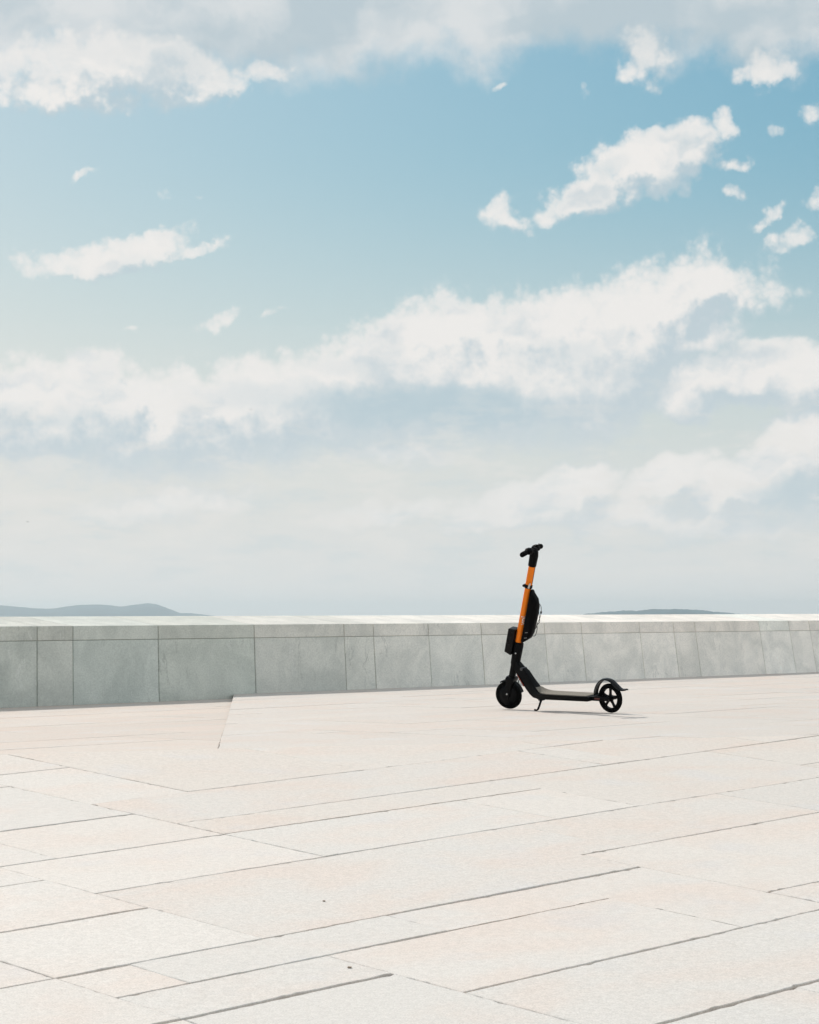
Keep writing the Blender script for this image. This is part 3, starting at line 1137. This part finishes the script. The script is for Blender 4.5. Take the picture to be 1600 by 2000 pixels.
# head and handlebar
HB = 1.066
bm = bmesh.new()
loft(bm, [[ST(s, du + r_ * math.cos(t), r_ * math.sin(t)) for t in [2 * math.pi * k / 20 for k in range(20)]]
          for s, r_, du in ((.962, .025, 0), (.966, .0285, 0), (1.04, .031, 0), (1.072, .030, .004), (1.084, .020, .006))])
head = bm_obj('stem_head', bm, blk, scooter, True)
bar = bm_obj('handlebar', tube(bmesh.new(), [ST(HB + .004, .024, -.150), ST(HB + .008, .027, -.06), ST(HB + .008, .028, 0), ST(HB + .008, .027, .06), ST(HB + .004, .024, .150)], [.011, .0125, .015, .0125, .011], 14), blk_m, scooter, True)
for sg in (1, -1):
    bm_obj('grip', tube(bmesh.new(), [ST(HB + .004, .024, sg * .158), ST(HB + .004, .024, sg * .154), ST(HB + .005, .025, sg * .135), ST(HB + .006, .026, sg * .072), ST(HB + .006, .026, sg * .066)], [.011, .0175, .0185, .0175, .014], 16), rub, bar, True)
    bm_obj('lever_housing', loft(bmesh.new(), [[ST(HB + dz + w_ * math.sin(t), .018 + w_ * 1.25 * math.cos(t), sg * v_) for t in [2 * math.pi * k / 12 for k in range(12)]] for v_, w_, dz in ((.032, .014, .008), (.043, .023, .013), (.066, .024, .013), (.080, .016, .009))]), blk, bar, True)
    bm_obj('brake_lever', tube(bmesh.new(), smooth_path([ST(HB + .004, .036, sg * .055), ST(HB - .001, .05, sg * .072), ST(HB - .006, .05, sg * .115)], 4), [.006] * 4 + [.0055] * 4 + [.0045], 8), blk_m, bar, True)
bm_obj('bell', disc(bmesh.new(), ST(HB + .030, .010, -.045), ax, uf, lf, [(.012, -.012), (.016, -.004), (.015, .006), (.008, .012)], 16), blk, bar, True)
bm_obj('bell_lever', tube(bmesh.new(), [ST(HB + .034, -.002, -.040), ST(HB + .058, -.006, -.036)], [.0035, .0022], 8), blk_m, bar, True)
bm_obj('display', loft(bmesh.new(), [[ST(HB + .024, -.018, -.016), ST(HB + .030, .026, -.016), ST(HB + .030, .026, .016), ST(HB + .024, -.018, .016)], [ST(HB + .030, -.016, -.014), ST(HB + .036, .024, -.014), ST(HB + .036, .024, .014), ST(HB + .030, -.016, .014)]]), blk, bar, False, .003)
# battery pack strapped behind the stem
bm = bmesh.new()
secs = []
for s, ui, uo, hv in ((.412, -.026, -.040, .020), (.420, -.026, -.050, .029), (.455, -.026, -.086, .037), (.50, -.026, -.100, .039), (.60, -.026, -.104, .040), (.690, -.026, -.103, .040), (.742, -.026, -.084, .037), (.775, -.026, -.050, .031), (.792, -.026, -.042, .024), (.798, -.026, -.038, .016)):
    mid, hu = (ui + uo) / 2, (ui - uo) / 2
    q = []
    for k in range(20):
        t = 2 * math.pi * k / 20
        cu, sv_ = math.cos(t), math.sin(t)
        e = .55
        q.append(ST(s, mid + hu * math.copysign(abs(cu) ** e, cu), hv * math.copysign(abs(sv_) ** e, sv_)))
    secs.append(q)
pack = bm_obj('battery_pack', loft(bm, secs), plain('black_moulded_plastic', (.002, .002, .0022), .6, spec=.07, noise=.3, nscale=40), scooter, True)
for s, hv in ((.452, .0365), (.492, .0385)):
    bm_obj('label_strip', loft(bmesh.new(), [[ST(s + .000, -.052, hv + .0006), ST(s + .004, -.052, hv + .0006), ST(s + .004, -.052, hv - .003), ST(s, -.052, hv - .003)], [ST(s + .008, -.072, hv + .0006), ST(s + .012, -.072, hv + .0006), ST(s + .012, -.072, hv - .003), ST(s + .008, -.072, hv - .003)]]), plain('grey_print', (.30, .30, .30), .5), pack)
cables = [[(.735, -0.082, .010), (.712, -0.116, .008), (.690, -0.126, .006), (.655, -0.132, .008), (.615, -0.128, .006), (.57, -0.117, .004), (.535, -0.122, .002), (.50, -0.120, .002), (.482, -0.114, .002), (.474, -0.092, .002)],
          [(.68, -0.098, -.014), (.645, -0.108, -.012), (.615, -0.120, -.010), (.585, -0.125, -.010), (.560, -0.112, -.008), (.54, -0.110, -.006), (.515, -0.096, -.006), (.47, -0.080, -.006)],
          [(.70, -0.086, .022), (.665, -0.093, .022), (.62, -0.095, .022), (.57, -0.095, .022), (.52, -0.093, .021), (.47, -0.084, .02), (.44, -0.070, .018)]]
for cpts in cables:
    bm_obj('cable', tube(bmesh.new(), smooth_path([ST(*p) for p in cpts], 5), .0022, 7), blk, pack, True)
bm_obj('cable_clip', disc(bmesh.new(), ST(.662, -.131, .008), ax, uf, lf, [(.005, -.008), (.0065, -.004), (.0065, .004), (.005, .008)], 10), blk, pack, True)
# control box on the front of the stem
bm = bmesh.new()
loft(bm, [[ST(s0_, u_, -v_), ST(s1_, u_, -v_), ST(s1_, u_, v_), ST(s0_, u_, v_)] for u_, s0_, s1_, v_ in ((.024, .300, .492, .040), (.078, .312, .486, .038))])
bm_obj('control_box', bm, plain('black_box_plastic', (.002, .0023, .0026), .3, spec=.15, noise=.2, nscale=20), scooter, True, .007, 3)
# white lettering on the side of the stem
cu = bpy.data.curves.new('lettering', 'FONT')
cu.body = 'voi.'
cu.size = .052
cu.resolution_u = 3
cu.offset = .0012
tmp = bpy.data.objects.new('lettering_tmp', cu)
COL.objects.link(tmp)
bpy.context.view_layer.update()
me = bpy.data.meshes.new_from_object(tmp.evaluated_get(bpy.context.evaluated_depsgraph_get()))
bpy.data.objects.remove(tmp)
bm = bmesh.new()
bm.from_mesh(me)
bmesh.ops.triangulate(bm, faces=bm.faces[:])
bmesh.ops.subdivide_edges(bm, edges=[e for e in bm.edges if e.calc_length() > .006], cuts=2)
ys = [v.co.y for v in bm.verts]
ymid = (min(ys) + max(ys)) / 2 - .003
for v in bm.verts:
    phi = -.80 + (v.co.y - ymid) / SR            # angle from the left side towards the front
    v.co = ST(.537 + v.co.x, math.sin(phi) * (SR + .0009), math.cos(phi) * (SR + .0009))
me2 = bpy.data.meshes.new('lettering')
bm.to_mesh(me2); bm.free()
obj_from('lettering', me2, wht, stem)

# neck, deck, rear end: profile in the scooter's own x-z plane (x forward)
REAR = -WBASE


def strip(name, top, bot, hw, mat, parent, bev=.006):
    """solid between a top and a bottom polyline (x, z), half widths per point"""
    bm = bmesh.new()
    secs = []
    for (tx_, tz_), (bx_, bz_), w_ in zip(top, bot, hw):
        secs.append([(bx_, -w_ * .86, bz_), (bx_, w_ * .86, bz_), (tx_, w_, tz_), (tx_, -w_, tz_)])
    loft(bm, secs)
    return bm_obj(name, bm, mat, parent, True, bev, 2)


neck_top = [(-.075, .370), (-.120, .342), (-.163, .300), (-.198, .276), (-.240, .216), (-.283, .160), (-.322, .136), (-.362, .1265)]
neck_bot = [(-.060, .285), (-.090, .272), (-.122, .236), (-.152, .195), (-.187, .150), (-.224, .115), (-.268, .094), (-.330, .0865)]
neck = strip('neck', neck_top, neck_bot, [.019, .020, .021, .024, .028, .036, .054, .073], blk, scooter, .006)
bm_obj('hinge', tube(bmesh.new(), [(-.163, -.026, .288), (-.163, .026, .288)], .011, 16), plain('dark_steel', (.10, .105, .11), .35, metal=1.0), neck, True)
bm_obj('neck_reflector', loft(bmesh.new(), [[(x, .0305 + k_, z), (x - .006, .0305 + k_, z - .012), (x - .006, .0205 + k_, z - .012), (x, .0205 + k_, z)] for x, z, k_ in ((-.112, .252, -.009), (-.132, .226, -.006), (-.152, .200, -.003), (-.168, .180, .000))]), red, neck)
deck = strip('deck', [(-.345, .127), (-.38, .1245), (-.60, .121), (-.775, .118), (-.80, .114)], [(-.318, .0865), (-.37, .0855), (-.60, .083), (-.775, .081), (-.80, .085)], [.077, .0775, .0775, .0775, .072], blk_m, scooter, .007)
grip_me = bmesh.new()
gx = [-.290, -.312, -.336, -.364, -.42, -.60, -.775]
gz = [.1640, .149, .1375, .1305, .1275, .1245, .1215]
gw = [.030, .040, .052, .064, .070, .070, .068]
secs = [[(x, -w_, z - .004), (x, w_, z - .004), (x, w_, z), (x, -w_, z)] for x, z, w_ in zip(gx, gz, gw)]
bm_obj('grip_mat', loft(grip_me, secs), mat_grip, deck, True)
for sg in (1, -1):
    bm = bmesh.new()
    loft(bm, [[(x, sg * .040 - .006, z0), (x, sg * .040 + .006, z0), (x, sg * .040 + .006, z1), (x, sg * .040 - .006, z1)] for x, z0, z1 in ((-.785, .086, .116), (-.86, .085, .114), (REAR - .012, .085, .112), (REAR - .024, .092, .106))])
    arm = bm_obj('rear_arm', bm, blk_m, scooter, True, .003)
    bm_obj('rear_reflector', loft(bmesh.new(), [[(x, sg * .0475 - .002, .096), (x, sg * .0475 + .002, .096), (x, sg * .0475 + .002, .106), (x, sg * .0475 - .002, .106)] for x in (-.83, -.875)]), dred, arm)
# rear wheel with five spokes
RC = Vector((REAR, 0, WR))
ex, ez, ey = Vector((1, 0, 0)), Vector((0, 0, 1)), Vector((0, 1, 0))
rwheel = bm_obj('rear_wheel', ring_lathe(bmesh.new(), RC, ey, ex, ez, [(.067, -.011), (.074, -.012), (.074, .012), (.067, .011)], 48), blk_m, scooter, True)
bm_obj('tyre', ring_lathe(bmesh.new(), RC, ey, ex, ez, tyre_profile(.034), 48), rub, rwheel, True)
bm_obj('hub', disc(bmesh.new(), RC, ey, ex, ez, [(.012, -.032), (.021, -.016), (.021, .016), (.012, .032)], 24), blk_m, rwheel, True)
for k in range(5):
    t = math.radians(98 + 72 * k)
    d, q = ex * math.cos(t) + ez * math.sin(t), ex * -math.sin(t) + ez * math.cos(t)
    bm_obj('spoke', loft(bmesh.new(), [[RC + d * r_ - q * w_ - ey * .006, RC + d * r_ + q * w_ - ey * .006, RC + d * r_ + q * w_ + ey * .006, RC + d * r_ - q * w_ + ey * .006] for r_, w_ in ((.016, .011), (.043, .0075), (.070, .0105))]), blk_m, rwheel, False, .002)
# rear mudguard brake with its kicked-up tail
gp = smooth_path([(-.800, 0, .118), (-.806, 0, .150), (-.828, 0, .190), (-.866, 0, .222), (-.91, 0, .232), (-.955, 0, .224), (-.992, 0, .196), (-1.022, 0, .172), (-1.05, 0, .162), (-1.082, 0, .163)], 4)
secs = []
for i, p in enumerate(gp):
    d = (gp[min(i + 1, len(gp) - 1)] - gp[max(i - 1, 0)]).normalized()
    nn = Vector((d.z, 0, -d.x))
    if nn.dot(p - RC) < 0:
        nn = -nn
    f_ = i / (len(gp) - 1)
    w_ = .022 if f_ < .72 else .022 - (f_ - .72) * .026
    th_ = .008 + .007 * max(0.0, 1 - abs(f_ - .70) / .28)
    secs.append([p - ey * w_ - nn * th_, p - ey * w_ * .8 + nn * .001, p + nn * .006, p + ey * w_ * .8 + nn * .001, p + ey * w_ - nn * th_, p + ey * w_ * .86 - nn * (th_ - .0015), p - nn * (th_ - .007), p - ey * w_ * .86 - nn * (th_ - .0015)])
bm_obj('rear_fender', loft(bmesh.new(), secs), plain('glossy_black_plastic', (.004, .004, .0045), .22, spec=.25), scooter, True)
# kickstand on the left, its foot on the paving once the scooter leans
lean_m = Quaternion((1, 0, 0), -LEAN).to_matrix()
hip = Vector((-.352, .055, .088))
foot_w = Vector((-.338, .086, .0075))
foot = lean_m.inverted() @ foot_w
toe = lean_m.inverted() @ (foot_w + Vector((.022, .010, -.001)))
ks = bm_obj('kickstand', tube(bmesh.new(), smooth_path([hip, hip.lerp(foot, .35) + Vector((-.004, 0, 0)), foot, toe], 4), [.012, .011, .010, .009] + [.0075] * 4 + [.0065] * 4 + [.006], 10), blk_m, scooter, True)
bm_obj('bracket', loft(bmesh.new(), [[(-.372, .035, z), (-.335, .035, z), (-.335, .068, z), (-.372, .068, z)] for z in (.078, .090)]), blk_m, ks, False, .003)
# brake hose between column and deck
bm_obj('brake_hose', tube(bmesh.new(), smooth_path([ST(.115, -.028, .012), ST(.085, -.060, .016), ST(.080, -.082, .018), Vector((-.118, .018, .188)), Vector((-.125, .012, .215))], 5), .003, 8), blk, scooter, True)

# ------------------------------------------------------------------ two crumbs of dark grit lying on the ramp
m_grit = plain('dark_grit', (.28, .22, .16), .9, noise=.4, nscale=200)
for px, py, sz, lab in ((633, 1761, .0075, 'tiny dark pebble in the middle of a broad pale slab'), (683, 1891, .010, 'tiny brown pebble near the slab corner at bottom centre')):
    bm = bmesh.new()
    bmesh.ops.create_icosphere(bm, subdivisions=2, radius=sz / 2)
    for v in bm.verts:
        v.co *= rnd.uniform(.8, 1.15)
        v.co.x *= 1.5
        v.co.z *= .6
    o = bm_obj('pebble', bm, m_grit, None, True)
    o.location = Vector(onN(px, py)) + Vector(NN) * sz * .27
    tag(o, lab, 'pebble')

# ------------------------------------------------------------------ gulls far off
m_gull = plain('gull_feathers', (.30, .31, .31), .8, noise=.2, nscale=4)


def gull(px, py, D, span, bank, yaw, label):
    p = C + ray(px, py) * D
    g = empty('gull', tuple(p))
    g.rotation_euler = (bank, 0, yaw)
    g.scale = (span, span, span)
    tag(g, label, 'bird', 'gulls high over the water')
    bm = bmesh.new()
    tube(bm, [(0, -.20, 0), (0, -.12, .01), (0, 0, .012), (0, .12, .012), (0, .17, .014), (0, .21, .006)], [.006, .035, .052, .038, .028, .006], 10)
    bm_obj('body', bm, m_gull, g, True)
    for s in (1, -1):
        bm = bmesh.new()
        loft(bm, [[(s * x, y0, z - .004), (s * x, y1, z - .004), (s * x, y1, z + .004), (s * x, y0, z + .004)] for x, y0, y1, z in ((.03, -.07, .07, .02), (.16, -.03, .11, .075), (.25, -.05, .10, .08), (.38, -.10, .03, .05), (.5, -.16, -.13, .02))])
        bm_obj('wing', bm, m_gull, g)
    bm = bmesh.new()
    loft(bm, [[(-w_, y, .0), (w_, y, .0), (w_, y, .006), (-w_, y, .006)] for y, w_ in ((-.15, .02), (-.27, .06))])
    bm_obj('tail', bm, m_gull, g)


gull(490, 800, 420, 1.15, math.radians(10), math.radians(20), 'small dark gull gliding in the cloud bank, the larger of two')
gull(54, 1019, 640, 1.1, math.radians(35), math.radians(60), 'tiny faint gull low at the left above the hills')

# ------------------------------------------------------------------ haze
hm = bpy.data.materials.new('sea_haze')
hm.use_nodes = True
hm.node_tree.nodes.clear()
pv = hm.node_tree.nodes.new('ShaderNodeVolumePrincipled')
pv.inputs['Color'].default_value = (.80, .945, 1.0, 1)
pv.inputs['Density'].default_value = 1.05e-4
pv.inputs['Anisotropy'].default_value = 0.45
ho = hm.node_tree.nodes.new('ShaderNodeOutputMaterial')
hm.node_tree.links.new(pv.outputs[0], ho.inputs['Volume'])
B_ = R + 200
z0, z1 = SEA_Z - 1.5, 62.0
haze = mesh_obj('haze', [(x, y, z) for z in (z0, z1) for (x, y) in ((-B_, -B_), (B_, -B_), (B_, B_), (-B_, B_))],
                [(0, 3, 2, 1), (4, 5, 6, 7), (0, 1, 5, 4), (1, 2, 6, 5), (2, 3, 7, 6), (3, 0, 4, 7)], hm)
tag(haze, kind='stuff')
